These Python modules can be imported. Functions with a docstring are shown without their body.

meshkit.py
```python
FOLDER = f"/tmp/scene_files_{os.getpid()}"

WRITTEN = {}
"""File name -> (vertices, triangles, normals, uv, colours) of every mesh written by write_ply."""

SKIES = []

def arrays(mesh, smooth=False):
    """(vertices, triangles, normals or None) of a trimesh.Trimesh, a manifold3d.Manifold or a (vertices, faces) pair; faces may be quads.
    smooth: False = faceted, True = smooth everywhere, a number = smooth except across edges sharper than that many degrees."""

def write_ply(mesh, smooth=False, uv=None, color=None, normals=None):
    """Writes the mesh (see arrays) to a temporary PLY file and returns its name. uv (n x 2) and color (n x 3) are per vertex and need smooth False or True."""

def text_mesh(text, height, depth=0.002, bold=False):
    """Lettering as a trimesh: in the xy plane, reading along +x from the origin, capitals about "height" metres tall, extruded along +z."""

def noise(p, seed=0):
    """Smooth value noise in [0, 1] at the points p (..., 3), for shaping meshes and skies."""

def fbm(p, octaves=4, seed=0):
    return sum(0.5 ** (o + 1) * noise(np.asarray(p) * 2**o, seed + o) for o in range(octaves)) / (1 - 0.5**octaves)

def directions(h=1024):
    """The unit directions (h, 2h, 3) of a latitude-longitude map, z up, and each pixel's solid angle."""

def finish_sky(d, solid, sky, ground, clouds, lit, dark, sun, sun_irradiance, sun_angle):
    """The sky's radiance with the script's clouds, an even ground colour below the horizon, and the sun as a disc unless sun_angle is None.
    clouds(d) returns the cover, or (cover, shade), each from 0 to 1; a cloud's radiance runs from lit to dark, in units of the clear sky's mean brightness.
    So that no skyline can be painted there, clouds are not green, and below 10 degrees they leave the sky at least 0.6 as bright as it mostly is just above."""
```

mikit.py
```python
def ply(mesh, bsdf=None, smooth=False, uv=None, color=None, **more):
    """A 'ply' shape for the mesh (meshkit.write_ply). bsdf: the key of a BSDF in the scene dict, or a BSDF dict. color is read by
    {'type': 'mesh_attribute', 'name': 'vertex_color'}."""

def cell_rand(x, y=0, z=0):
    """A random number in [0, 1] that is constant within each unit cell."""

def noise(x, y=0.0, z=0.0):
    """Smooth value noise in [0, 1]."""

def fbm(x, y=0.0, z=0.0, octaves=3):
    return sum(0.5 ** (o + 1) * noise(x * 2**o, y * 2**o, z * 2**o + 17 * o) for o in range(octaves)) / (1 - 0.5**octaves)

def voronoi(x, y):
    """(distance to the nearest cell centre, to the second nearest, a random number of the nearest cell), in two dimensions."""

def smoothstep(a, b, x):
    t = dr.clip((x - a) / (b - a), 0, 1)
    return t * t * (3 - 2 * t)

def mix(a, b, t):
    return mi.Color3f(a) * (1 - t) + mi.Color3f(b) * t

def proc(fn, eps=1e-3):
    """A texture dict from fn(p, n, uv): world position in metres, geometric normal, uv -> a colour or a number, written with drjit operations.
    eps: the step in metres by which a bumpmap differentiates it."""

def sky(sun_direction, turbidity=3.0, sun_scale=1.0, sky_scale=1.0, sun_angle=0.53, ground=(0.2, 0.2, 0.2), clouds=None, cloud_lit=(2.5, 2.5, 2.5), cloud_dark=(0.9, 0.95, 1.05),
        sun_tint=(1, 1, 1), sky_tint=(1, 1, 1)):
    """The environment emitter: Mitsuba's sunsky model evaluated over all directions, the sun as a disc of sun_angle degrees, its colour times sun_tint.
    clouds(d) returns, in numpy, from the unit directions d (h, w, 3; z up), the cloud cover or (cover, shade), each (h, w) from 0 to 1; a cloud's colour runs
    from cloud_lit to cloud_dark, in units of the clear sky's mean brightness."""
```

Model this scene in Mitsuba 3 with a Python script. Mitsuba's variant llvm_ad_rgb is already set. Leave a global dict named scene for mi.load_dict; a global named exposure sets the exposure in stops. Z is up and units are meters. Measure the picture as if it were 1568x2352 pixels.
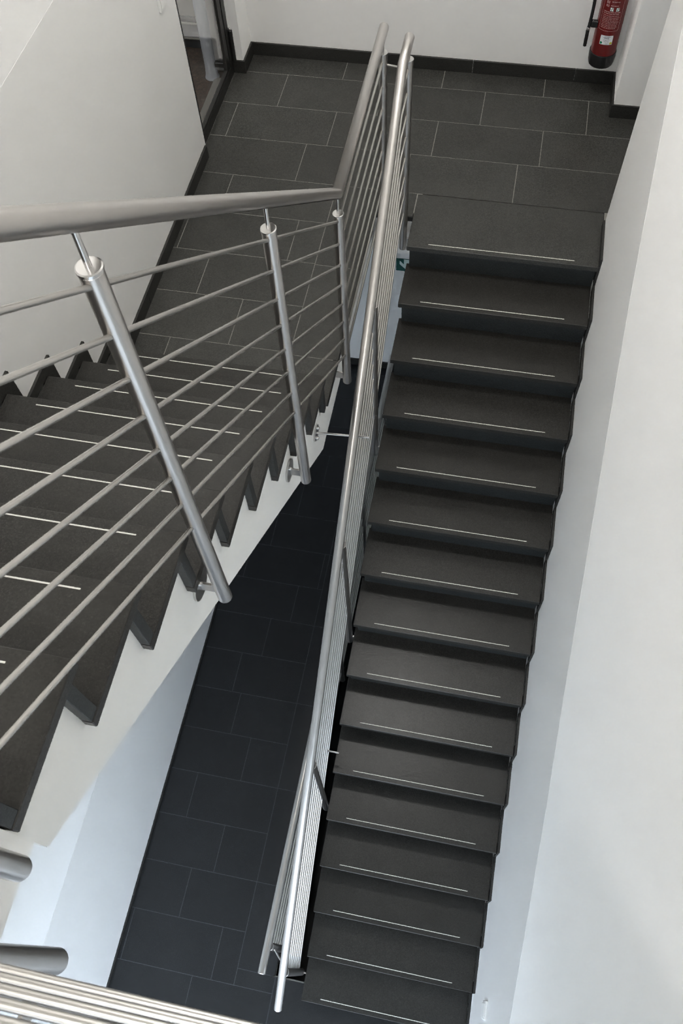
import math, random
import numpy as np, trimesh
import mitsuba as mi
import drjit as dr
import manifold3d as m3
import shapely.geometry as sg
from shapely.ops import unary_union
import mikit, meshkit
from mikit import proc, noise, fbm, smoothstep, mix

T = mi.ScalarTransform4f
random.seed(7)
scene, labels = {}, {}

# ---------------------------------------------------------------- camera, sky, lamps, exposure
W, H, F = 1568, 2352, 1931.3
CAM = np.array([0.8692, -4.6144, 3.2131])
RIGHT = np.array([0.97997, 0.19525, -0.0393])
FWD = np.array([-0.1263, 0.4623, -0.8777]); FWD /= np.linalg.norm(FWD)
DOWN = np.array([0.1511, -0.8659, -0.4772]); DOWN /= np.linalg.norm(DOWN)
scene['camera'] = {'type': 'thinlens', 'fov': math.degrees(2 * math.atan(W / 2 / F)), 'fov_axis': 'x',
                   'aperture_radius': 0.0011, 'focus_distance': 4.2, 'near_clip': 0.02,
                   'to_world': T().look_at(origin=CAM.tolist(), target=(CAM + FWD).tolist(), up=(-DOWN).tolist())}
scene['sky'] = mikit.sky([0.3, 0.9, 0.6], sun_scale=0.0, ground=(0.25, 0.25, 0.24),
                         clouds=lambda d: 1.0 * np.ones(d.shape[:2]), cloud_lit=(15.5, 18.0, 21.0), cloud_dark=(15.5, 18.0, 21.0))
LAMP_UP = 17.0      # round ceiling lamp above the stair well
LAMP_HALL = 15.0    # round ceiling lamp of the upper hall, behind the viewer
exposure = 2.65

# ---------------------------------------------------------------- materials
def P(name, color, rough=0.5, metallic=0.0, spec=0.5, bump=None, **more):
    col = color if isinstance(color, dict) else {'type': 'rgb', 'value': list(color)}
    b = {'type': 'principled', 'base_color': col, 'roughness': rough, 'metallic': metallic, 'specular': spec, **more}
    if bump is not None:
        b = {'type': 'bumpmap', 'arbitrary': bump[0], 'scale': bump[1], 'bsdf': b}
    scene[name] = {'type': 'twosided', 'bsdf': b}
    return name

def stone(r, g, b, k):
    def fn(p, n, uv):
        f = fbm(p.x * 260 + k, p.y * 260, p.z * 260, 2)
        c = fbm(p.x * 7 + k, p.y * 7, p.z * 7, 3)
        v = 0.50 + 0.80 * f + 0.32 * (c - 0.5)
        s = smoothstep(0.74, 0.82, noise(p.x * 480, p.y * 480, p.z * 480)) * 0.55
        return mi.Color3f(r, g, b) * (v + s)
    return proc(fn)

def stone_bump(p, n, uv):
    return fbm(p.x * 180, p.y * 180, p.z * 180, 2)

def wall_tex(c):
    def fn(p, n, uv):
        v = 0.985 + 0.03 * (fbm(p.x * 1.7, p.y * 1.7, p.z * 1.7, 3) - 0.5)
        return mi.Color3f(*c) * v
    return proc(fn)

def carpet_fn(p, n, uv):
    f = noise(p.x * 230, p.y * 230, p.z * 60)
    g = noise(p.x * 60, p.y * 60, 3)
    return mi.Color3f(0.050, 0.030, 0.022) * (0.5 + 0.9 * f) + mi.Color3f(0.05, 0.02, 0.01) * smoothstep(0.6, 0.9, g) * 0.5

STONES = [P('stone_%d' % i, stone(0.038 * k, 0.038 * k, 0.0345 * k, i * 11.3), 0.40, spec=0.42, bump=(proc(stone_bump), 0.00035))
          for i, k in enumerate((1.0, 0.93, 1.06))]
TREAD = P('tread_stone', stone(0.0285, 0.0275, 0.0250, 5.0), 0.32, spec=0.32, bump=(proc(stone_bump), 0.0004))
RISER = P('riser_stone', stone(0.021, 0.024, 0.024, 9.0), 0.45, spec=0.4)
SKIRT = P('skirting_stone', stone(0.021, 0.021, 0.019, 3.0), 0.45, spec=0.4)
DARKTILE = [P('dark_tile_%d' % i, stone(0.014 * k, 0.015 * k, 0.0165 * k, 20 + i * 7.7), 0.42, spec=0.42) for i, k in enumerate((1.0, 0.92, 1.07))]
GROUT = P('grout', (0.21, 0.205, 0.19), 0.9, spec=0.2)
DARKGROUT = P('dark_grout', (0.062, 0.066, 0.072), 0.9, spec=0.2)
WALL = P('wall_paint', wall_tex((0.80, 0.795, 0.78)), 0.85, spec=0.25)
DADO = P('dado_paint', wall_tex((0.765, 0.76, 0.745)), 0.42, spec=0.35)
PLASTER = P('white_plaster', wall_tex((0.80, 0.80, 0.785)), 0.8, spec=0.25)
CEIL = P('ceiling_paint', (0.82, 0.82, 0.80), 0.9, spec=0.2)
STEEL = P('brushed_steel', (0.60, 0.575, 0.555), 0.30, metallic=1.0)
STEEL2 = P('polished_steel', (0.62, 0.61, 0.60), 0.20, metallic=1.0)
STEELROD = P('rod_steel', (0.62, 0.60, 0.575), 0.30, metallic=1.0)
INLAY = P('inlay_pale', (0.62, 0.61, 0.58), 0.55)
DARKMETAL = P('dark_anodised', (0.014, 0.014, 0.013), 0.42, spec=0.5)
BLACK = P('black_plastic', (0.010, 0.010, 0.010), 0.35, spec=0.5)
RED = P('red_enamel', (0.115, 0.010, 0.010), 0.30, spec=0.5)
PRINT = P('pale_print', (0.36, 0.20, 0.195), 0.5)
PAPER = P('white_paper', (0.66, 0.68, 0.70), 0.6)
INK = P('dark_ink', (0.12, 0.13, 0.16), 0.6)
GREEN = P('green_dot', (0.01, 0.14, 0.07), 0.5)
YELLOW = P('yellow_dot', (0.45, 0.42, 0.03), 0.5)
SIGN = P('sign_green', (0.018, 0.085, 0.075), 0.45)
SIGNW = P('sign_white', (0.55, 0.66, 0.64), 0.5)
WHITEPL = P('white_plastic', (0.80, 0.80, 0.78), 0.4)
CARPET = P('brown_carpet', proc(carpet_fn), 0.95, spec=0.1)
THRESH = P('threshold_metal', (0.34, 0.325, 0.30), 0.45, metallic=0.6)
BLUEGREY = P('blue_grey_panel', (0.22, 0.23, 0.26), 0.5)
MIDGREY = P('grey_panel', (0.42, 0.415, 0.38), 0.6)
DARKBLUE = P('dark_blue_skirting', (0.030, 0.036, 0.045), 0.5)
PIPEW = P('white_enamel', (0.60, 0.64, 0.70), 0.35)
scene['glass'] = {'type': 'thindielectric', 'int_ior': 1.5}

# ---------------------------------------------------------------- helpers
_count = {}
def nm(base):
    i = _count.get(base, 0); _count[base] = i + 1
    return base if i == 0 else '%s_%03d' % (base, i)
def put(name, mesh, mat, parent=None, smooth=False, label=None, **kw):
    key = nm((parent + '__' if parent else '') + name)
    scene[key] = mikit.ply(mesh, mat, smooth=smooth, **kw)
    if label: labels[key] = {'label': label}
    return key
def put_ply(name, ply, parent, shift):
    key = nm(parent + '__' + name)
    scene[key] = {**ply, 'to_world': T().translate(list(map(float, shift)))}
    return key
def thing(name, label, cat, group=None):
    key = nm(name); labels[key] = {'label': label, 'category': cat}
    if group: labels[key]['group'] = group
    return key
def struct(name, mesh, mat, label, smooth=False):
    key = nm(name); scene[key] = mikit.ply(mesh, mat, smooth=smooth)
    labels[key] = {'label': label, 'kind': 'structure'}
    return key

def box(x0, x1, y0, y1, z0, z1, c=0.0):
    if c <= 0:
        m = trimesh.creation.box(extents=(x1 - x0, y1 - y0, z1 - z0)); m.apply_translation(((x0 + x1) / 2, (y0 + y1) / 2, (z0 + z1) / 2)); return m
    pts = []
    for x, sx in ((x0, 1), (x1, -1)):
        for y, sy in ((y0, 1), (y1, -1)):
            for z, sz in ((z0, 1), (z1, -1)):
                pts += [(x + sx * c, y + sy * c, z), (x + sx * c, y, z + sz * c), (x, y + sy * c, z + sz * c)]
    return trimesh.convex.convex_hull(np.array(pts))
def prism_x(poly, x0, x1):
    """shapely polygon in (y, z) extruded along x."""
    out = []
    for g in getattr(poly, 'geoms', [poly]):
        m = trimesh.creation.extrude_polygon(g, x1 - x0, engine='earcut')
        v = np.array(m.vertices); m.vertices = np.stack([v[:, 2] + x0, v[:, 0], v[:, 1]], 1); out.append(m)
    return trimesh.util.concatenate(out)
def prism_z(poly, z0, z1):
    out = []
    for g in getattr(poly, 'geoms', [poly]):
        m = trimesh.creation.extrude_polygon(g, z1 - z0, engine='earcut'); m.apply_translation((0, 0, z0)); out.append(m)
    return trimesh.util.concatenate(out)
def prism_y(poly, y0, y1):
    out = []
    for g in getattr(poly, 'geoms', [poly]):
        m = trimesh.creation.extrude_polygon(g, y1 - y0, engine='earcut')
        v = np.array(m.vertices); m.vertices = np.stack([v[:, 0], v[:, 2] + y0, v[:, 1]], 1); m.invert(); out.append(m)
    return trimesh.util.concatenate(out)
def R4(x0, x1, y0, y1): return sg.box(min(x0, x1), min(y0, y1), max(x0, x1), max(y0, y1))

def tube(points, r, sides=28, bevel=0.0):
    """round bar along a polyline with mitred bends and closed, slightly rounded ends."""
    p = np.asarray(points, float)
    if bevel > 0:
        d0, d1 = p[1] - p[0], p[-2] - p[-1]
        d0, d1 = d0 / np.linalg.norm(d0), d1 / np.linalg.norm(d1)
        p = np.vstack([p[:1], p[0] + d0 * bevel, p[1:-1], p[-1] + d1 * bevel, p[-1:]])
        rad = np.array([r - bevel] + [r] * (len(p) - 2) + [r - bevel])
    else:
        rad = np.full(len(p), r)
    seg = np.diff(p, axis=0); seg /= np.linalg.norm(seg, axis=1, keepdims=True)
    up = np.array([0, 0, 1.0]) if abs(seg[0][2]) < 0.95 else np.array([1.0, 0, 0])
    a = np.cross(seg[0], up); a /= np.linalg.norm(a); b = np.cross(seg[0], a)
    ang = np.arange(sides) * 2 * np.pi / sides
    ring = p[0] + rad[0] * (np.cos(ang)[:, None] * a + np.sin(ang)[:, None] * b)
    V = [ring]
    prof = np.cos(ang)[:, None] * a + np.sin(ang)[:, None] * b
    for i in range(1, len(p)):
        d = seg[i - 1]
        n = d if i == len(p) - 1 else (seg[i - 1] + seg[i]); n = n / np.linalg.norm(n)
        q = p[i - 1] + rad[i] * prof
        t = ((p[i] - q) @ n) / (d @ n)
        V.append(q + t[:, None] * d)
        if i < len(p) - 1 and abs(seg[i] @ d) < 0.9999999:
            ax = np.cross(d, seg[i]); s = np.linalg.norm(ax)
            if s > 1e-9:
                M = trimesh.transformations.rotation_matrix(math.atan2(s, d @ seg[i]), ax / s)[:3, :3]
                prof = prof @ M.T
    V.append(p[:1]); V.append(p[-1:])
    n = len(p); f = []
    for i in range(n - 1):
        for j in range(sides):
            k = (j + 1) % sides
            A, B, C_, D = i * sides + j, i * sides + k, (i + 1) * sides + k, (i + 1) * sides + j
            f += [(A, C_, B), (A, D, C_)]
    c0, c1 = n * sides, n * sides + 1
    for j in range(sides):
        k = (j + 1) % sides
        f += [(c0, j, k), (c1, (n - 1) * sides + k, (n - 1) * sides + j)]
    m = trimesh.Trimesh(np.vstack(V), np.array(f), process=False)
    if m.volume < 0: m.invert()
    return m
def lathe(profile, center, sides=40):
    m = trimesh.creation.revolve(np.array(profile, float), sections=sides); m.apply_translation(center)
    if m.volume < 0: m.invert()
    return m

# ---------------------------------------------------------------- measures
HR, GR, NR0 = 0.17558, 0.23722, -1.308          # lower flight: rise, going, y of the top nosing
HL, GL, NL0 = 0.19343, 0.23413, -2.1195         # upper flight (step k at NL0 - k*GL, z = k*HL)
XL, XR, XC = -0.795, 1.434, 3.2                 # wall faces and corridor end
YB, YF = 0.175, -7.2
ZLOW, ZUP, ZCEIL, ZPIT = -2.81, 1.934, 4.6, -4.6
nR = lambda k: NR0 - k * GR
nL = lambda k: NL0 - k * GL
SLOT = -1.06
TT = 0.032                                       # tread thickness

# ---------------------------------------------------------------- walls
door_open = R4(-0.777, -0.015, -0.31, 2.1)
wl = R4(YF, 0.40, ZPIT, ZCEIL).difference(door_open)
wall_left = struct('wall_left', prism_x(wl, XL - 0.2, XL), WALL, 'white painted wall along the left side of the stairwell')
wr = R4(YF, 0.40, ZPIT, ZCEIL).difference(unary_union([R4(-1.02, 0.5, -0.31, 2.3), R4(-6.9, -5.6, -2.7, 0.1)]))
wall_right = struct('wall_right', prism_x(wr, XR, XR + 0.2), WALL, 'tall white wall along the right side of the stairs')
back = unary_union([R4(-1.0, -0.768, -0.015, 0.5), R4(-1.0, 1.43, YB, 0.5), R4(1.43, XC + 0.2, -0.12, 0.5)])
wall_back = struct('wall_back', prism_z(back, 0.0, ZCEIL), WALL, 'white back wall of the landing behind the fire extinguisher')
wall_lb = struct('wall_lower_back', box(XL, XR, 0.075, 0.5, ZPIT, -0.302), WALL, 'pale wall of the storey below, seen through the gap between the flights')
wall_cor = struct('wall_corridor', trimesh.util.concatenate([box(XC, XC + 0.2, -1.02, -0.12, 0, 2.3), box(XR + 0.2, XC + 0.2, -1.22, -1.02, 0, 2.3)]), WALL, 'white wall of the passage right of the landing')
fw = R4(XL - 0.2, XR + 0.2, ZPIT, ZCEIL).difference(unary_union([R4(-0.6, 1.25, 2.35, 2.68), R4(-0.72, 1.36, -2.75, 0.1)]))
wall_front = struct('wall_front', prism_y(fw, YF - 0.3, YF), WALL, 'window wall behind the viewer')
for i, (z0, z1, t, a, b) in enumerate(((2.35, 2.68, 'upper', -0.6, 1.25), (-2.75, 0.1, 'lower', -0.72, 1.36))):
    fr = R4(a, b, z0, z1).difference(unary_union([R4(a + 0.06, 0.295, z0 + 0.06, z1 - 0.06), R4(0.355, b - 0.06, z0 + 0.06, z1 - 0.06)]))
    wk = struct('window_%d' % (i + 1), prism_y(fr, YF - 0.20, YF - 0.13), WHITEPL, 'white framed %s window in the wall behind the viewer' % t)
    put('pane', box(a + 0.05, b - 0.05, YF - 0.166, YF - 0.164, z0 + 0.05, z1 - 0.05), 'glass', wk)
fr = R4(-6.9, -5.6, -2.7, 0.1).difference(unary_union([R4(-6.84, -6.28, -2.64, 0.04), R4(-6.22, -5.66, -2.64, 0.04)]))
wk = struct('window_3', prism_x(fr, XR + 0.08, XR + 0.14), WHITEPL, 'white framed tall window of the storey below, right of the stair foot')
put('pane', box(XR + 0.105, XR + 0.109, -6.85, -5.65, -2.65, 0.05), 'glass', wk)
ceiling = struct('ceiling', box(XL - 0.2, XR + 0.2, YF - 0.3, 0.5, ZCEIL, ZCEIL + 0.2), CEIL, 'white ceiling above the stairwell')
struct('ceiling', box(XR + 0.2, XC + 0.2, -1.22, 0.5, 2.3, 2.5), CEIL, 'white ceiling of the passage beside the landing')

# glossy dado paint: a skin on the walls up to about 1.45 m
def line_z(y): return 1.492 if y > -2.36 else 1.492 + (-2.36 - y) * HL / GL
dl = sg.Polygon([(-0.777, 0.0), (-0.777, 1.492), (-2.36, 1.492), (-4.60, 1.492 + 2.24 * HL / GL), (YF, 1.492 + 2.24 * HL / GL), (YF, ZUP), (-4.46, ZUP), (-2.36, 0.0)])
put('dado', prism_x(dl, XL, XL + 0.0012), DADO, wall_left, label='glossy grey-white dado paint')
dl2 = sg.Polygon([(0.07, ZLOW), (0.07, -1.45), (YF, -1.45), (YF, ZLOW)])
put('dado', prism_x(dl2, XL, XL + 0.0012), DADO, wall_left, label='glossy grey-white dado paint')
dr_ = sg.Polygon([(-1.02, 1.46), (-1.20, 1.45), (-1.418, 1.323), (-1.68, 1.075), (-2.129, 0.704), (-2.639, 0.373), (-2.998, 0.155), (-3.516, -0.165),
                  (-3.948, -0.405), (-4.708, -0.899), (-5.5, -1.40), (YF, -1.40), (YF, ZLOW), (-5.1, ZLOW), (-1.02, -0.01)])
put('dado', prism_x(dr_, XR - 0.0012, XR), DADO, wall_right, label='glossy grey-white dado paint')

# ---------------------------------------------------------------- floors
slot = R4(0.205, 0.462, -4.0, SLOT)
land = unary_union([R4(XL, 0.205, -2.43, 0.5), R4(0.205, 0.462, SLOT, 0.5), R4(0.462, XR, -1.247, 0.5), R4(XR, XC, -1.02, -0.12)])
land = unary_union([land, R4(-1.0, XL, -0.777, 0.0)])
floor = struct('floor', prism_z(land, -0.30, -0.022), PLASTER, 'intermediate landing of dark stone tiles between the two flights')
grout_area = unary_union([R4(XL, 0.205, -2.40, YB), R4(0.205, 0.462, SLOT, YB), R4(0.462, XR, -0.905, YB), R4(XR, XC, -1.02, -0.12), R4(-0.8315, XL, -0.777, -0.015)])
put('grout_bed', prism_z(grout_area, -0.022, -0.0008), GROUT, floor, label='thin pale joints')
tile_i = [0]
def tile(poly, z0, z1, mats, parent, name='tile'):
    poly = poly.buffer(-0.0021, join_style=2)
    if poly.is_empty or poly.area < 2e-4: return
    mats_i = mats[(tile_i[0] * 7 + 3) % len(mats)]; tile_i[0] += 1
    put(name, prism_z(poly, z0, z1), mats_i, parent)
area = unary_union([R4(-0.8325, 0.23, -2.375, YB - 0.0), R4(0.205, 0.435, SLOT - 0.03, YB), R4(0.435, XR - 0.001, -0.910, YB), R4(XR - 0.001, XC, -1.02, -0.12)])
area = area.difference(unary_union([R4(-1.0, -0.768, -0.015, 0.5), R4(-0.9, XL, -3, -0.777)]))
rows = [(0.3, 0.0, -0.1616), (0.0, -0.30, -0.4984), (-0.30, -0.60, -0.7364), (-0.60, -0.9103, -0.2527)]
for y1, y0, off in rows:
    for k in range(-3, 7):
        g = area.intersection(R4(off + 0.6 * k, off + 0.6 * (k + 1), y0, y1))
        for q in getattr(g, 'geoms', [g]): tile(q, -0.0008, 0.0, STONES, floor)
d_ = 0.29667
for j, off in enumerate((-0.608, -0.1624, -0.5717, -0.323)):
    y1 = -0.9103 - d_ * j
    for k in range(-2, 3):
        g = area.intersection(R4(off + 0.6 * k, off + 0.6 * (k + 1), y1 - d_, y1)).intersection(R4(-2, -0.012, -9, 9))
        for q in getattr(g, 'geoms', [g]): tile(q, -0.0008, 0.0, STONES, floor)
for k in range(-2, 3):
    tile(area.intersection(R4(-0.621 + 0.6 * k, -0.621 + 0.6 * (k + 1), -2.375, -2.097)).intersection(R4(-2, -0.012, -9, 9)), -0.0008, 0.0, STONES, floor)
for y0, y1 in ((-1.51, -0.9103), (-2.11, -1.51), (-2.375, -2.11)):
    tile(area.intersection(R4(-0.012, 0.23, y0, y1)), -0.0008, 0.0, STONES, floor)
tile(area.intersection(R4(0.23, 0.435, -1.2, -0.9103)), -0.0008, 0.0, STONES, floor)
# the stone edge of the landing along the gap
put('edge_stone', box(0.2055, 0.23, -2.36, SLOT - 0.032, -0.034, -0.0024, 0.002), SKIRT, floor)
put('edge_stone', box(0.23, 0.4365, SLOT - 0.03, SLOT - 0.001, -0.034, -0.0024, 0.002), SKIRT, floor)

# lower storey floor
low = unary_union([R4(XL, XR, YF, -4.78), R4(XL, 0.205, -4.78, 0.075)])
floor_low = struct('floor_lower', prism_z(low, ZLOW - 0.3, ZLOW - 0.022), PLASTER, 'dark tiled floor of the storey below, seen deep down left of the flight')
put('grout_bed', prism_z(low.buffer(-0.001), ZLOW - 0.022, ZLOW - 0.0010), DARKGROUT, floor_low, label='thin grey joints')
lrows = [0.075, -0.05]
y = -0.05
yl = []
base = [-4.875 + 0.3035 * i for i in range(0, 17)]
loffs = {-4.875: -0.283, 0: 0}
lj = [-0.283, -0.162, -0.461, -0.310, -0.588, -0.280, -0.432]     # joint x in the rows from y=-4.875 upward
rowb = [b for b in base if b < 0.07] + [0.075]
for i in range(len(rowb) - 1):
    off = (lj[i - 0 + 1] if i + 1 < len(lj) else -0.2 - 0.15 * ((i * 3) % 4)) if i >= 0 else 0
    for k in range(-2, 3):
        g = R4(XL, -0.012, rowb[i], rowb[i + 1]).intersection(R4(off + 0.6 * k, off + 0.6 * (k + 1), -9, 9))
        tile(g, ZLOW - 0.0010, ZLOW, DARKTILE, floor_low)
    if i % 2 == 0:
        tile(R4(-0.012, 0.23, max(rowb[i], -4.78), rowb[min(i + 2, len(rowb) - 1)]), ZLOW - 0.0010, ZLOW, DARKTILE, floor_low)
for j in range(0, 11):
    y1 = -4.875 - 0.3035 * j
    off = (-0.283 if j == 0 else -0.1 - 0.21 * (j % 3))
    for k in range(-2, 4):
        g = R4(XL, XR, y1 - 0.3035, y1).intersection(R4(off + 0.6 * k, off + 0.6 * (k + 1), -9, 9))
        if j < 1: g = g.intersection(R4(-9, 0.237, -9, 9))
        tile(g, ZLOW - 0.0010, ZLOW, DARKTILE if j else DARKTILE, floor_low)
tile(R4(-0.012, 0.237, -4.875, -4.78), ZLOW - 0.0010, ZLOW, DARKTILE, floor_low)
tile(R4(0.237, 1.42, -5.1785, -4.78), ZLOW - 0.0010, ZLOW, DARKTILE, floor_low)
put('edge_stone', box(0.2055, 0.23, -4.775, 0.06, ZLOW - 0.034, ZLOW - 0.0024, 0.002), SKIRT, floor_low)
struct('floor_pit', box(XL, XR, YF, 0.5, ZPIT - 0.2, ZPIT), DARKTILE[0], 'dark floor at the bottom of the gap')
# upper storey floor (under the viewer)
upf = unary_union([R4(XL, 0.23, YF, -4.535), R4(0.23, XR, YF, -4.80)])
floor_up = struct('floor_upper', prism_z(upf, ZUP - 0.30, ZUP - 0.01), PLASTER, 'upper storey floor slab under the viewer')
for i in range(11):
    for k in range(-2, 4):
        g = upf.intersection(R4(-0.3 * (i % 2) + 0.6 * k, -0.3 * (i % 2) + 0.6 * (k + 1), -4.535 - 0.34 * (i + 1), -4.535 - 0.34 * i))
        for q in getattr(g, 'geoms', [g]): tile(q, ZUP - 0.01, ZUP, STONES, floor_up)

# ---------------------------------------------------------------- skirtings
SH = 0.079
bb = struct('baseboard_back', trimesh.util.concatenate([box(-0.757, 0.0, YB - 0.011, YB, 0.0005, SH, 0.001)]), SKIRT, 'dark stone skirting at the foot of the landing back wall')
for x0, x1 in ((0.002, 0.6), (0.602, 1.2), (1.202, 1.419)):
    put('board', box(x0, x1, YB - 0.011, YB, 0.0005, SH, 0.001), SKIRT, bb)
put('board', box(1.419, 1.43, -0.12, YB, 0.0005, SH, 0.001), SKIRT, bb)
put('board', box(1.419, 2.0, -0.131, -0.12, 0.0005, SH, 0.001), SKIRT, bb)
put('board', box(2.002, XC, -0.131, -0.12, 0.0005, SH, 0.001), SKIRT, bb)
put('board', box(-0.768, -0.757, -0.015, YB, 0.0005, SH, 0.001), SKIRT, bb)
put('board', box(-0.831, -0.757, -0.026, -0.015, 0.0005, SH, 0.001), SKIRT, bb)
bl = struct('baseboard_left', box(XL, XL + 0.0125, -1.30, -0.790, 0.0005, SH, 0.001), SKIRT, 'dark stepped stone skirting along the left wall of landing and upper flight')
put('board', box(XL, XL + 0.0125, -1.902, -1.302, 0.0005, SH, 0.001), SKIRT, bl)
put('board', box(XL, XL + 0.0125, nL(1) + 0.066, -1.904, 0.0005, SH, 0.001), SKIRT, bl)
for k in range(1, 10):
    L = unary_union([R4(nL(k + 1) + 0.065, nL(k) + 0.063, k * HL + 0.0005, k * HL + 0.051), R4(nL(k) - 0.033, nL(k) + 0.063, (k - 1) * HL + (0.053 if k > 1 else 0.0805), k * HL + 0.001)])
    put('board', prism_x(L, XL, XL + 0.0125), SKIRT, bl)
brd = struct('baseboard_right', box(XR - 0.0125, XR, nR(0) + 0.002, -1.02, 0.0005, 0.051, 0.001), SKIRT, 'dark stepped stone skirting along the right wall of the lower flight')
for k in range(1, 16):
    L = unary_union([R4(nR(k), nR(k - 1), -k * HR + 0.0005, -k * HR + 0.049), R4(nR(k - 1) - 0.002, nR(k - 1) + 0.06, -k * HR + 0.049, -(k - 1) * HR - 0.001)])
    put('board', prism_x(L, XR - 0.0125, XR), SKIRT, brd)
blw = struct('baseboard_lower', box(XL, XL + 0.012, -3.3, 0.06, ZLOW + 0.0005, ZLOW + 0.03, 0.001), SKIRT, 'low dark skirting of the storey below')
for y0, y1 in ((-3.9, -3.302), (-4.5, -3.902), (-5.1, -4.502), (-8.2, -5.102)):
    put('board', box(XL, XL + 0.012, y0, y1, ZLOW + 0.0005, ZLOW + 0.03, 0.001), SKIRT, blw)
put('board', box(XL + 0.013, 0.23, 0.062, 0.075, ZLOW + 0.0005, ZLOW + 0.08, 0.001), SKIRT, blw)
put('board', box(0.23, XR, 0.062, 0.075, ZLOW + 0.0005, ZLOW + 0.08, 0.001), SKIRT, blw)

# ---------------------------------------------------------------- flights
lower = thing('staircase', 'dark stone flight descending along the right wall from the landing to the storey below', 'stairs', 'stair flights')
parts = []
for k in range(0, 16):
    z = -(k) * HR
    parts.append(R4(nR(k) + 0.06, nR(k - 1) + 0.0605 if k else -1.247, ZPIT, z - TT))
st = unary_union(parts).buffer(0.0005)
soff = sg.Polygon([(-1.247, -0.30), (-1.247, 0.0), (nR(16), 0.0), (nR(16), ZLOW + 0.001), (-4.85, ZLOW + 0.001), (-1.46, -0.30)])
st = st.intersection(soff).intersection(R4(nR(16) + 0.02, -1.2475, ZLOW + 0.001, 0))
st = max(getattr(st, 'geoms', [st]), key=lambda g: g.area)
put('stringer', prism_x(st, 0.462, XR - 0.001), PLASTER, lower, label='white plastered body')
t_ply = mikit.ply(box(0.433, XR - 0.014, 0, GR + 0.0565, -TT, 0, 0.0022), TREAD)
r_ply = mikit.ply(box(0.449, XR - 0.014, GR + 0.037, GR + 0.0565, 0.0005, HR - TT - 0.0005), RISER)
i_ply = mikit.ply(box(0.5479, 1.2988, 0.0262, 0.0302, 0.0, 0.0012), INLAY)
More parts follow.
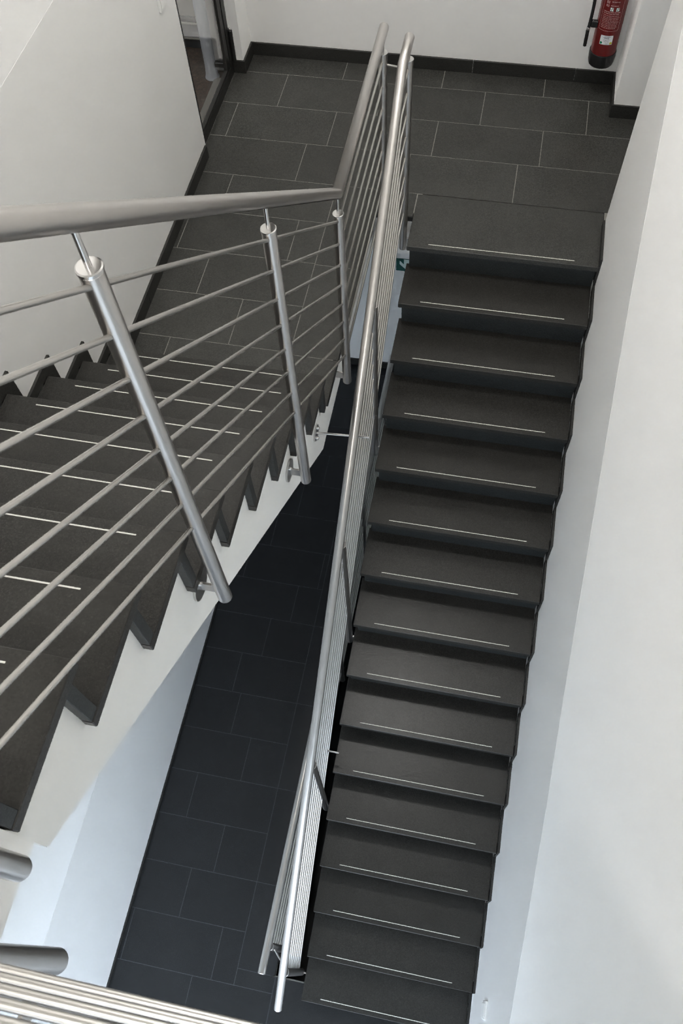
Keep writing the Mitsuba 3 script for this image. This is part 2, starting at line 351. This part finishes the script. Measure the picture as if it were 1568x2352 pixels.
for k in range(0, 16):
    z, yk = -k * HR, nR(k)
    if k == 0:
        key = put('tread', box(0.437, XR - 0.002, yk, -0.9125, -TT, 0.0, 0.0022), STONES[0], lower)
    else:
        key = put_ply('tread', t_ply, lower, (0, yk, z))
    put_ply('inlay_strip', i_ply, key, (0, yk, z))
    if k > 0: put_ply('riser', r_ply, lower, (0, yk, z))
put_ply('riser', r_ply, lower, (0, nR(16), ZLOW))

upper = thing('staircase', 'dark stone flight rising along the left wall from the landing to the upper storey', 'stairs', 'stair flights')
parts = []
for k in range(0, 10):
    parts.append(R4(nL(k + 1) - 0.072, (nL(k) - 0.067) if k else -2.43, -1.0, (k * HL - TT) if k else -0.002))
st = unary_union(parts).buffer(0.0005)
sl = 0.8404
soff = sg.Polygon([(-2.43, -0.30), (-2.43, 1.0), (-2.43, 3), (-4.534, 3), (-4.534, -0.242 + (4.534 - 2.464) * sl)])
st = st.intersection(soff)
st = max(getattr(st, 'geoms', [st]), key=lambda g: g.area)
put('stringer', prism_x(st, XL + 0.001, 0.205), PLASTER, upper, label='white plastered body with sawtooth edge')
t2 = mikit.ply(box(XL + 0.0135, 0.2305, -GL - 0.070, 0, -TT, 0, 0.0022), TREAD)
r2 = mikit.ply(box(XL + 0.0135, 0.2285, -0.069, -0.037, -HL + 0.0005, -TT - 0.0005, 0.0015), RISER)
i2 = mikit.ply(box(-0.6557, 0.1062, -0.032, -0.028, 0.0, 0.0012), INLAY)
for k in range(1, 11):
    if k < 10:
        key = put_ply('tread', t2, upper, (0, nL(k), k * HL))
        put_ply('inlay_strip', i2, key, (0, nL(k), k * HL))
    put_ply('riser', r2, upper, (0, nL(k), k * HL))

# ---------------------------------------------------------------- railings
PR, RR = 0.0208, 0.0056
OFFS = [0.134, 0.249, 0.363, 0.477, 0.592, 0.706, 0.821, 0.936]
def bracket(parent, post, face, zc, sgn):
    """flange on a vertical face at x = face, flat bar to the post, two dome nuts; sgn: direction from the face to the post."""
    x, y = post
    fl = trimesh.creation.cylinder(radius=0.049, height=0.007, sections=40)
    fl.apply_transform(trimesh.transformations.rotation_matrix(math.pi / 2, (0, 1, 0))); fl.apply_translation((face + sgn * 0.0045, y + 0.004, zc))
    k = put('flange', fl, STEEL2, parent, smooth=35)
    xa, xb = sorted((face + sgn * 0.008, x - sgn * (PR - 0.003)))
    put('bracket_bar', box(xa, xb, y - 0.004, y + 0.004, zc - 0.022, zc + 0.022, 0.001), STEEL, parent)
    for s in (-1, 1):
        nut = lathe([(0, 0.012), (0.004, 0.0115), (0.0068, 0.008), (0.0075, 0.003), (0.0075, 0), (0, 0)], (0, 0, 0), 20)
        nut.apply_transform(trimesh.transformations.rotation_matrix(sgn * math.pi / 2, (0, 1, 0)))
        nut.apply_translation((face + sgn * 0.0085, y + 0.004 - s * 0.013, zc + s * 0.035))
        put('dome_nut', nut, STEEL2, k, smooth=35)
def post(parent, x, y, zb, zt, rail_z):
    k = put('post', tube([(x, y, zb), (x, y, zt)], PR, 32, 0.0025), STEEL, parent, smooth=35)
    put('post_cap', lathe([(0, 0.0075), (PR - 0.001, 0.0075), (PR + 0.0016, 0.006), (PR + 0.0016, 0.0), (0, 0)], (x, y, zt), 32), STEEL2, k, smooth=30)
    put('pin', tube([(x, y, zt + 0.0075), (x, y, rail_z - 0.012)], 0.0058, 16), STEEL2, k, smooth=35)
    return k

SLU = 0.826
XL_ = 0.275
railz = lambda y: 1.02 if y > -2.13 else 1.02 + (-2.13 - y) * SLU
rl = thing('railing', 'steel railing of the upper flight, big handrail crossing the left half, kinked above the landing', 'railing', 'stair railings')
YT = -4.63
put('handrail', tube([(XL_, -1.085, 1.02), (XL_, -2.13, 1.02), (XL_, YT, railz(YT))], 0.0212, 40, 0.004), STEEL, rl, smooth=35)
for y, zb in ((-1.12, -0.17), (-2.13, -0.125), (-2.945, 0.27), (-3.775, 0.995), (-4.585, 1.765)):
    post(rl, XL_, y, zb, railz(y) - 0.10, railz(y))
    bracket(rl, (XL_, y), 0.2055, zb + (0.055 if y < -2.5 else 0.045), 1)
for o in OFFS:
    put('rod', tube([(XL_, -1.12, 1.02 - o), (XL_, -2.13, 1.02 - o), (XL_, YT, railz(YT) - o)], RR, 14), STEELROD, rl, smooth=40)

XR_ = 0.395
SLD = 0.772
railr = lambda y: 1.02 if y > -1.33 else 1.02 + (y + 1.33) * SLD
rr = thing('railing', 'steel railing of the lower flight, running down the middle beside the dark steps', 'railing', 'stair railings')
YE = -4.89
put('handrail', tube([(XR_, -1.14, 1.02), (XR_, -1.33, 1.02), (XR_, YE, railr(YE))], 0.0212, 40, 0.004), STEEL, rr, smooth=35)
for y, zb in ((-1.15, -0.17), (-2.06, -0.86), (-2.93, -1.60), (-3.81, -2.22), (-4.72, -2.76)):
    post(rr, XR_, y, zb, railr(y) - 0.10, railr(y))
    bracket(rr, (XR_, y), 0.4615, zb + 0.055, -1)
for o in OFFS:
    put('rod', tube([(XR_, -1.15, 1.02 - o), (XR_, -1.33, 1.02 - o), (XR_, -4.72, railr(-4.72) - o)], RR, 14), STEELROD, rr, smooth=40)

def tie(label, p0, p1, flange):
    t = thing('tie_rod', label, 'tie rod')
    put('rod', tube([p0, p1], 0.0055, 16, 0.001), STEEL2, t, smooth=35)
    if flange:
        fl = trimesh.creation.cylinder(radius=0.040, height=0.007, sections=40)
        fl.apply_transform(trimesh.transformations.rotation_matrix(math.pi / 2, (0, 1, 0))); fl.apply_translation((0.2092, p0[1], p0[2]))
        f = put('flange', fl, STEEL2, t, smooth=35)
        for s in (-1, 1):
            nut = lathe([(0, 0.012), (0.004, 0.0115), (0.0068, 0.008), (0.0075, 0.003), (0.0075, 0), (0, 0)], (0, 0, 0), 20)
            nut.apply_transform(trimesh.transformations.rotation_matrix(math.pi / 2, (0, 1, 0)))
            nut.apply_translation((0.2128, p0[1] + s * 0.013, p0[2] + s * 0.022)); put('dome_nut', nut, STEEL2, f, smooth=35)
tie('thin bright rod joining the far end posts of the two railings', (XL_ + PR, -1.125, 0.872), (XR_ - PR, -1.14, 0.872), False)
tie('thin steel rod with a round flange on the white stringer, crossing the dark gap', (0.213, -2.527, -0.013), (0.461, -2.527, 0.012), True)
tie('short bright rod between lower railing and steps, half way down the flight', (0.30, -3.60, -1.60), (0.461, -3.60, -1.60), False)

lr = thing('railing', 'steel railing of the storey below, its handrail ending beside the lower railing end', 'railing', 'stair railings')
XQ, ZQ = 0.268, -1.79
put('handrail', tube([(XQ, -4.755, ZQ), (XQ, -0.6, ZQ)], 0.0212, 40, 0.004), STEEL, lr, smooth=35)
for y in (-4.62, -3.70, -2.78, -1.86, -0.94):
    post(lr, XQ, y, ZLOW - 0.13, ZQ - 0.10, ZQ)
    bracket(lr, (XQ, y), 0.2055, ZLOW - 0.085, 1)
for o in OFFS:
    put('rod', tube([(XQ, -4.62, ZQ - o), (XQ, -0.94, ZQ - o)], RR, 14), STEELROD, lr, smooth=40)
tie('thin bent bright rod at the bottom end of the lower railing', (XQ + PR, -4.63, -1.97), (XR_ - PR, -4.71, -1.93), False)

fr = thing('railing', 'steel railing of the upper storey, its bars blurred in the lower left foreground', 'railing', 'stair railings')
YQ, ZT = -4.705, ZUP + 1.02
put('handrail', tube([(0.33, YQ, ZT), (1.40, YQ, ZT)], 0.0212, 40, 0.004), STEEL, fr, smooth=35)
for x in (0.345, 1.36):
    k = post(fr, x, YQ, 1.66, ZT - 0.10, ZT)
    put('bracket_bar', box(x - 0.004, x + 0.004, -4.799, YQ - PR + 0.003, 1.70, 1.745, 0.001), STEEL, fr)
for o in OFFS:
    put('rod', tube([(0.30, YQ, ZT - o), (1.40, YQ, ZT - o)], RR, 14), STEELROD, fr, smooth=40)

# ---------------------------------------------------------------- glass door and the room behind
dx = -0.832
door = nm('door_1')
labels[door] = {'label': 'glazed door in a dark metal frame left of the landing', 'kind': 'structure'}
fro = R4(-0.776, -0.016, 0.001, 2.09).difference(R4(-0.72, -0.066, 0.062, 2.03))
scene[door] = mikit.ply(prism_x(fro, dx - 0.030, dx), DARKMETAL)
leaf = R4(-0.716, -0.070, 0.064, 2.026).difference(R4(-0.665, -0.125, 0.078, 1.97))
put('leaf_frame', prism_x(leaf, dx - 0.026, dx - 0.004), DARKMETAL, door)
put('pane', box(dx - 0.018, dx - 0.012, -0.670, -0.120, 0.074, 1.975), 'glass', door)
for z0 in (0.075, 1.0, 1.75):
    put('hinge', tube([(dx + 0.012, -0.022, z0), (dx + 0.012, -0.022, z0 + 0.19)], 0.0125, 20, 0.002), BLACK, door, smooth=35)
    for zz in (z0 + 0.195, ):
        put('hinge_pin', tube([(dx + 0.012, -0.022, zz - 0.004), (dx + 0.012, -0.022, zz + 0.008)], 0.008, 14, 0.002), STEEL2, door, smooth=35)
put('handle', tube([(dx + 0.0, -0.64, 1.0), (dx + 0.05, -0.64, 1.0), (dx + 0.05, -0.52, 1.0)], 0.010, 18, 0.002), STEEL, door, smooth=35)
struct('floor_office', box(-3.2, dx - 0.031, -2.6, 0.195, -0.05, -0.0005), CARPET, 'dark brown carpet of the room behind the glass door')
put('threshold', box(-0.936, dx - 0.032, -0.776, -0.10, 0.0, 0.012, 0.003), THRESH, door, label='pale metal threshold')
wo = struct('wall_office', trimesh.util.concatenate([box(-3.2, -1.0, 0.195, 0.4, 0.0, 2.4), box(-3.4, -3.2, -2.6, 0.4, 0, 2.4), box(-3.2, -1.0, -2.8, -2.6, 0, 2.4)]), MIDGREY, 'grey wall of the room behind the glass door')
put('panel', box(-3.2, -1.005, 0.180, 0.194, 0.070, 0.162, 0.001), BLUEGREY, wo, label='blue-grey band')
put('panel', box(-3.2, -1.005, 0.172, 0.194, 0.1685, 0.195, 0.001), DARKMETAL, wo, label='dark band')
struct('baseboard_office', box(-3.2, -1.005, 0.183, 0.194, 0.0, 0.062, 0.001), DARKBLUE, 'dark blue skirting of the room behind the glass door')
struct('trim_1', box(-3.2, -1.005, 0.168, 0.194, 0.0625, 0.0685, 0.001), MIDGREY, 'pale lower trim line on the wall behind the glass door')
struct('trim_2', box(-3.2, -1.005, 0.160, 0.194, 0.1625, 0.1680, 0.001), MIDGREY, 'pale upper trim line on the wall behind the glass door')
struct('ceiling_office', box(-3.4, XL - 0.2, -2.8, 0.5, 2.4, 2.6), CEIL, 'white ceiling of the room behind the glass door')
ol = thing('office_lamp', 'flat white ceiling lamp in the room behind the glass door', 'lamp')
put('housing', box(-2.05, -1.45, -1.35, -0.75, 2.372, 2.399, 0.004), WHITEPL, ol)
scene[ol + '__diffuser'] = {**mikit.ply(box(-2.03, -1.47, -1.33, -0.77, 2.362, 2.371), WHITEPL), 'emitter': {'type': 'area', 'radiance': {'type': 'rgb', 'value': [3.2, 3.2, 3.2]}}}
pp = thing('downpipe', 'white rounded tube standing on a foot behind the glass door', 'pipe')
put('tube', tube([(-0.955, -0.085, 0.07), (-0.955, -0.085, 2.08)], 0.034, 32), PIPEW, pp, smooth=35)
put('foot', lathe([(0, 0.0), (0.042, 0.0), (0.044, 0.006), (0.038, 0.02), (0.035, 0.07), (0, 0.07)], (-0.955, -0.085, 0.0), 32), PIPEW, pp, smooth=35)
put('clamp', box(-0.925, dx - 0.031, -0.100, -0.070, 0.075, 0.105, 0.004), DARKMETAL, pp)

# ---------------------------------------------------------------- ceiling lamp
for lab, lx, ly, w_ in (('round white lamp under the stairwell ceiling, above the middle of the stairs', 0.45, -1.75, LAMP_UP), ('round white lamp under the ceiling of the upper storey, behind the viewer', 0.40, -5.95, LAMP_HALL)):
    cl = thing('ceiling_lamp', lab, 'lamp')
    put('housing', lathe([(0, 0.0), (0.24, 0.0), (0.24, -0.05), (0.0, -0.05)], (lx, ly, ZCEIL - 0.001), 48), WHITEPL, cl, smooth=35)
    scene[cl + '__diffuser'] = {**mikit.ply(lathe([(0, -0.0505), (0.22, -0.0505), (0.21, -0.08), (0.0, -0.095)], (lx, ly, ZCEIL - 0.001), 48), WHITEPL, smooth=35),
                                'emitter': {'type': 'area', 'radiance': {'type': 'rgb', 'value': [w_, w_ * 0.98, w_ * 0.955]}}}

# ---------------------------------------------------------------- fire extinguisher
EX, EY, EZ, ER = 1.317, 0.062, 0.20, 0.0685
ex = thing('fire_extinguisher', 'red fire extinguisher with black foot hanging on the white back wall', 'fire extinguisher')
put('cylinder', lathe([(0, 0.045), (ER, 0.045), (ER, 0.44), (ER * 0.93, 0.468), (ER * 0.7, 0.495), (0.030, 0.510), (0.024, 0.52), (0, 0.52)], (EX, EY, EZ), 56), RED, ex, smooth=40)
prof = [(0, 0.014), (0.035, 0.010), (0.052, 0.003), (0.060, 0.0), (0.066, 0.004), (0.071, 0.020), (0.0735, 0.045), (0.0735, 0.0745), (0.0715, 0.077), (ER + 0.0004, 0.077), (ER + 0.0004, 0.044), (0, 0.044)]
foot = lathe(prof, (EX, EY, EZ), 56)
put('foot', foot, BLACK, ex, smooth=40)
put('valve', lathe([(0, 0.52), (0.020, 0.52), (0.020, 0.555), (0.026, 0.56), (0.026, 0.585), (0, 0.59)], (EX, EY, EZ), 28), STEEL2, ex, smooth=35)
put('lever', prism_x(sg.Polygon([(0.02, 0.0), (-0.10, 0.03), (-0.105, 0.045), (0.03, 0.02)]), EX - 0.011, EX + 0.011).apply_translation((0, EY, EZ + 0.585)), BLACK, ex)
put('lever', prism_x(sg.Polygon([(0.02, -0.01), (-0.085, -0.03), (-0.088, -0.018), (0.03, 0.006)]), EX - 0.011, EX + 0.011).apply_translation((0, EY, EZ + 0.575)), BLACK, ex)
put('wall_hook', box(EX - 0.02, EX + 0.02, EY + 0.022, YB - 0.0005, EZ + 0.53, EZ + 0.55, 0.002), STEEL, ex)
AZ = math.atan2(-4.66, -0.42)
def bend(mesh, r, shift=0.0):
    """a flat mesh (x along the surface, y up, z outwards) laid on the cylinder, centred on the label's direction."""
    v = np.array(mesh.vertices); a = AZ + shift + v[:, 0] / r; rad = r + v[:, 2]
    mesh.vertices = np.stack([EX + rad * np.cos(a), EY + rad * np.sin(a), EZ + v[:, 1]], 1); return mesh
def flat(x0, x1, y0, y1, t0=0.0002, t1=0.0007, n=8):
    out = []
    xs = np.linspace(x0, x1, n + 1)
    for a, b in zip(xs, xs[1:]):
        out.append(box(a, b, y0, y1, t0, t1))
    return trimesh.util.concatenate(out)
ms = []
rng = random.Random(3)
def words(x0, x1, y, h, parts=None):
    x = x0
    while x < x1 - 0.004:
        w = min(rng.uniform(0.008, 0.020), x1 - x)
        ms.append(flat(x, x + w, y, y + h, n=2)); x += w + 0.0022
words(-0.012, 0.030, 0.372, 0.0048); words(-0.014, 0.026, 0.352, 0.0048); words(-0.014, 0.034, 0.396, 0.0048)
for i, yy in enumerate((0.318, 0.309, 0.299, 0.290, 0.282, 0.274, 0.266, 0.258, 0.249, 0.241, 0.233)):
    words(-0.046, 0.046 - 0.004 * (i % 3), yy, 0.0030 if i > 1 else 0.0042)
for yy, hh in ((0.345, 0.012), (0.362, 0.014), (0.381, 0.012)):
    ms.append(flat(-0.040, -0.031, yy, yy + hh, n=1)); ms.append(flat(-0.028, -0.023, yy, yy + hh, n=1))
frame = [flat(-0.0545, 0.052, 0.2185, 0.2203, n=12), flat(-0.0565, -0.0547, 0.224, 0.43, n=1), flat(0.0545, 0.0563, 0.224, 0.43, n=1),
         flat(-0.0562, -0.0535, 0.2198, 0.2243, n=1), flat(0.0520, 0.0555, 0.2198, 0.2243, n=1)]
put('printed_text', bend(trimesh.util.concatenate(ms + frame), ER), PRINT, ex, label='pale printed text block')
for x0 in (-0.013, 0.018):
    pk = put('pictogram', bend(flat(x0, x0 + 0.016, 0.327, 0.345, n=3), ER), SIGNW, ex)
    put('mark', bend(trimesh.util.concatenate([flat(x0 + 0.009, x0 + 0.0145, 0.338, 0.343, 0.0008, 0.0011, 2), flat(x0 + 0.002, x0 + 0.005, 0.334, 0.336, 0.0008, 0.0011, 1), flat(x0 + 0.006, x0 + 0.008, 0.329, 0.337, 0.0008, 0.0011, 1)]), ER), RED, pk)
stk = put('sticker', bend(flat(-0.034, 0.034, 0.1445, 0.1945, n=12), ER, 0.06), PAPER, ex, label='white inspection sticker')
def disc(cx, cy, r, n, a0=0.0):
    m = trimesh.creation.cylinder(radius=r, height=0.0005, sections=n); m.apply_transform(trimesh.transformations.rotation_matrix(a0, (0, 0, 1))); m.apply_translation((cx, cy, 0.0011)); return m
put('seal', bend(disc(-0.026, 0.1535, 0.0068, 24), ER, 0.06), GREEN, stk, label='green round seal')
put('seal', bend(disc(0.026, 0.1535, 0.0072, 6, 0.3), ER, 0.06), YELLOW, stk, label='yellow six-sided seal')
ink = []
for yy, a, b, h in ((0.187, -0.014, 0.018, 0.0026), (0.182, -0.019, 0.015, 0.0016), (0.1775, -0.013, 0.013, 0.0022), (0.171, -0.020, 0.019, 0.0010), (0.168, -0.012, 0.012, 0.0010), (0.163, -0.017, 0.014, 0.0010), (0.159, -0.010, 0.013, 0.0009), (0.152, -0.004, 0.014, 0.0010), (0.148, -0.006, 0.010, 0.0009)):
    ink.append(flat(a, b, yy, yy + h, 0.0009, 0.0012, 4))
put('printed_text', bend(trimesh.util.concatenate(ink), ER, 0.06), INK, stk)
hx = [(EX - 0.01, EY - 0.02, EZ + 0.57), (EX - 0.06, EY - 0.05, EZ + 0.585), (EX - 0.098, EY - 0.035, EZ + 0.52), (EX - 0.106, EY - 0.02, EZ + 0.40), (EX - 0.104, EY - 0.02, EZ + 0.25), (EX - 0.106, EY - 0.02, EZ + 0.205)]
from scipy.interpolate import splprep, splev
tck, _ = splprep(np.array(hx).T, s=0, k=3)
put('hose', tube(np.array(splev(np.linspace(0, 1, 40), tck)).T, 0.0085, 18), BLACK, ex, smooth=40)
put('nozzle', tube([(EX - 0.1075, EY - 0.020, EZ + 0.194), (EX - 0.106, EY - 0.02, EZ + 0.10)], 0.0095, 20, 0.002), BLACK, ex, smooth=40)
put('hose_ring', tube([(EX - 0.106, EY - 0.02, EZ + 0.206), (EX - 0.1072, EY - 0.02, EZ + 0.193)], 0.0100, 20, 0.001), STEEL2, ex, smooth=40)
put('hose_clip', box(EX - 0.097, EX - 0.062, EY - 0.032, EY - 0.008, EZ + 0.21, EZ + 0.245, 0.003), BLACK, ex)

# ---------------------------------------------------------------- exit sign, switches
sg_ = thing('exit_sign', 'green escape sign with a white down arrow on the pale wall of the storey below', 'sign')
sx0, sx1, sz0, sz1, sy = 0.182, 0.354, -1.595, -1.472, 0.075
put('plate', box(sx0, sx1, sy - 0.0062, sy - 0.0002, sz0, sz1, 0.0008), SIGN, sg_)
ax = 0.268
arrow = sg.Polygon([(ax - 0.026, sz1 - 0.002), (ax + 0.026, sz1 - 0.002), (ax + 0.026, sz1 - 0.053), (ax + 0.059, sz1 - 0.018), (ax + 0.059, sz1 - 0.055), (ax, sz0 + 0.010), (ax - 0.059, sz1 - 0.055), (ax - 0.059, sz1 - 0.018), (ax - 0.026, sz1 - 0.053)])
put('arrow', prism_y(arrow, sy - 0.0070, sy - 0.0063), SIGNW, sg_)
def switch(label, x, s, y, z, h):
    k = thing('light_switch', label, 'light switch')
    xa, xb = sorted((x + s * 0.0013, x + s * 0.011)); put('plate', box(xa, xb, y - 0.042, y + 0.042, z - h, z + h, 0.002), WHITEPL, k)
    xa, xb = sorted((x + s * 0.0112, x + s * 0.016)); put('rocker', box(xa, xb, y - 0.031, y + 0.031, z - h + 0.011, z + h - 0.011, 0.002), WHITEPL, k)
switch('white light switch at the top edge of the photo on the left wall', XL, 1, -0.945, 0.980, 0.042)
switch('white light switch low on the right wall beside the bottom steps', XR, -1, -4.69, -1.82, 0.075)
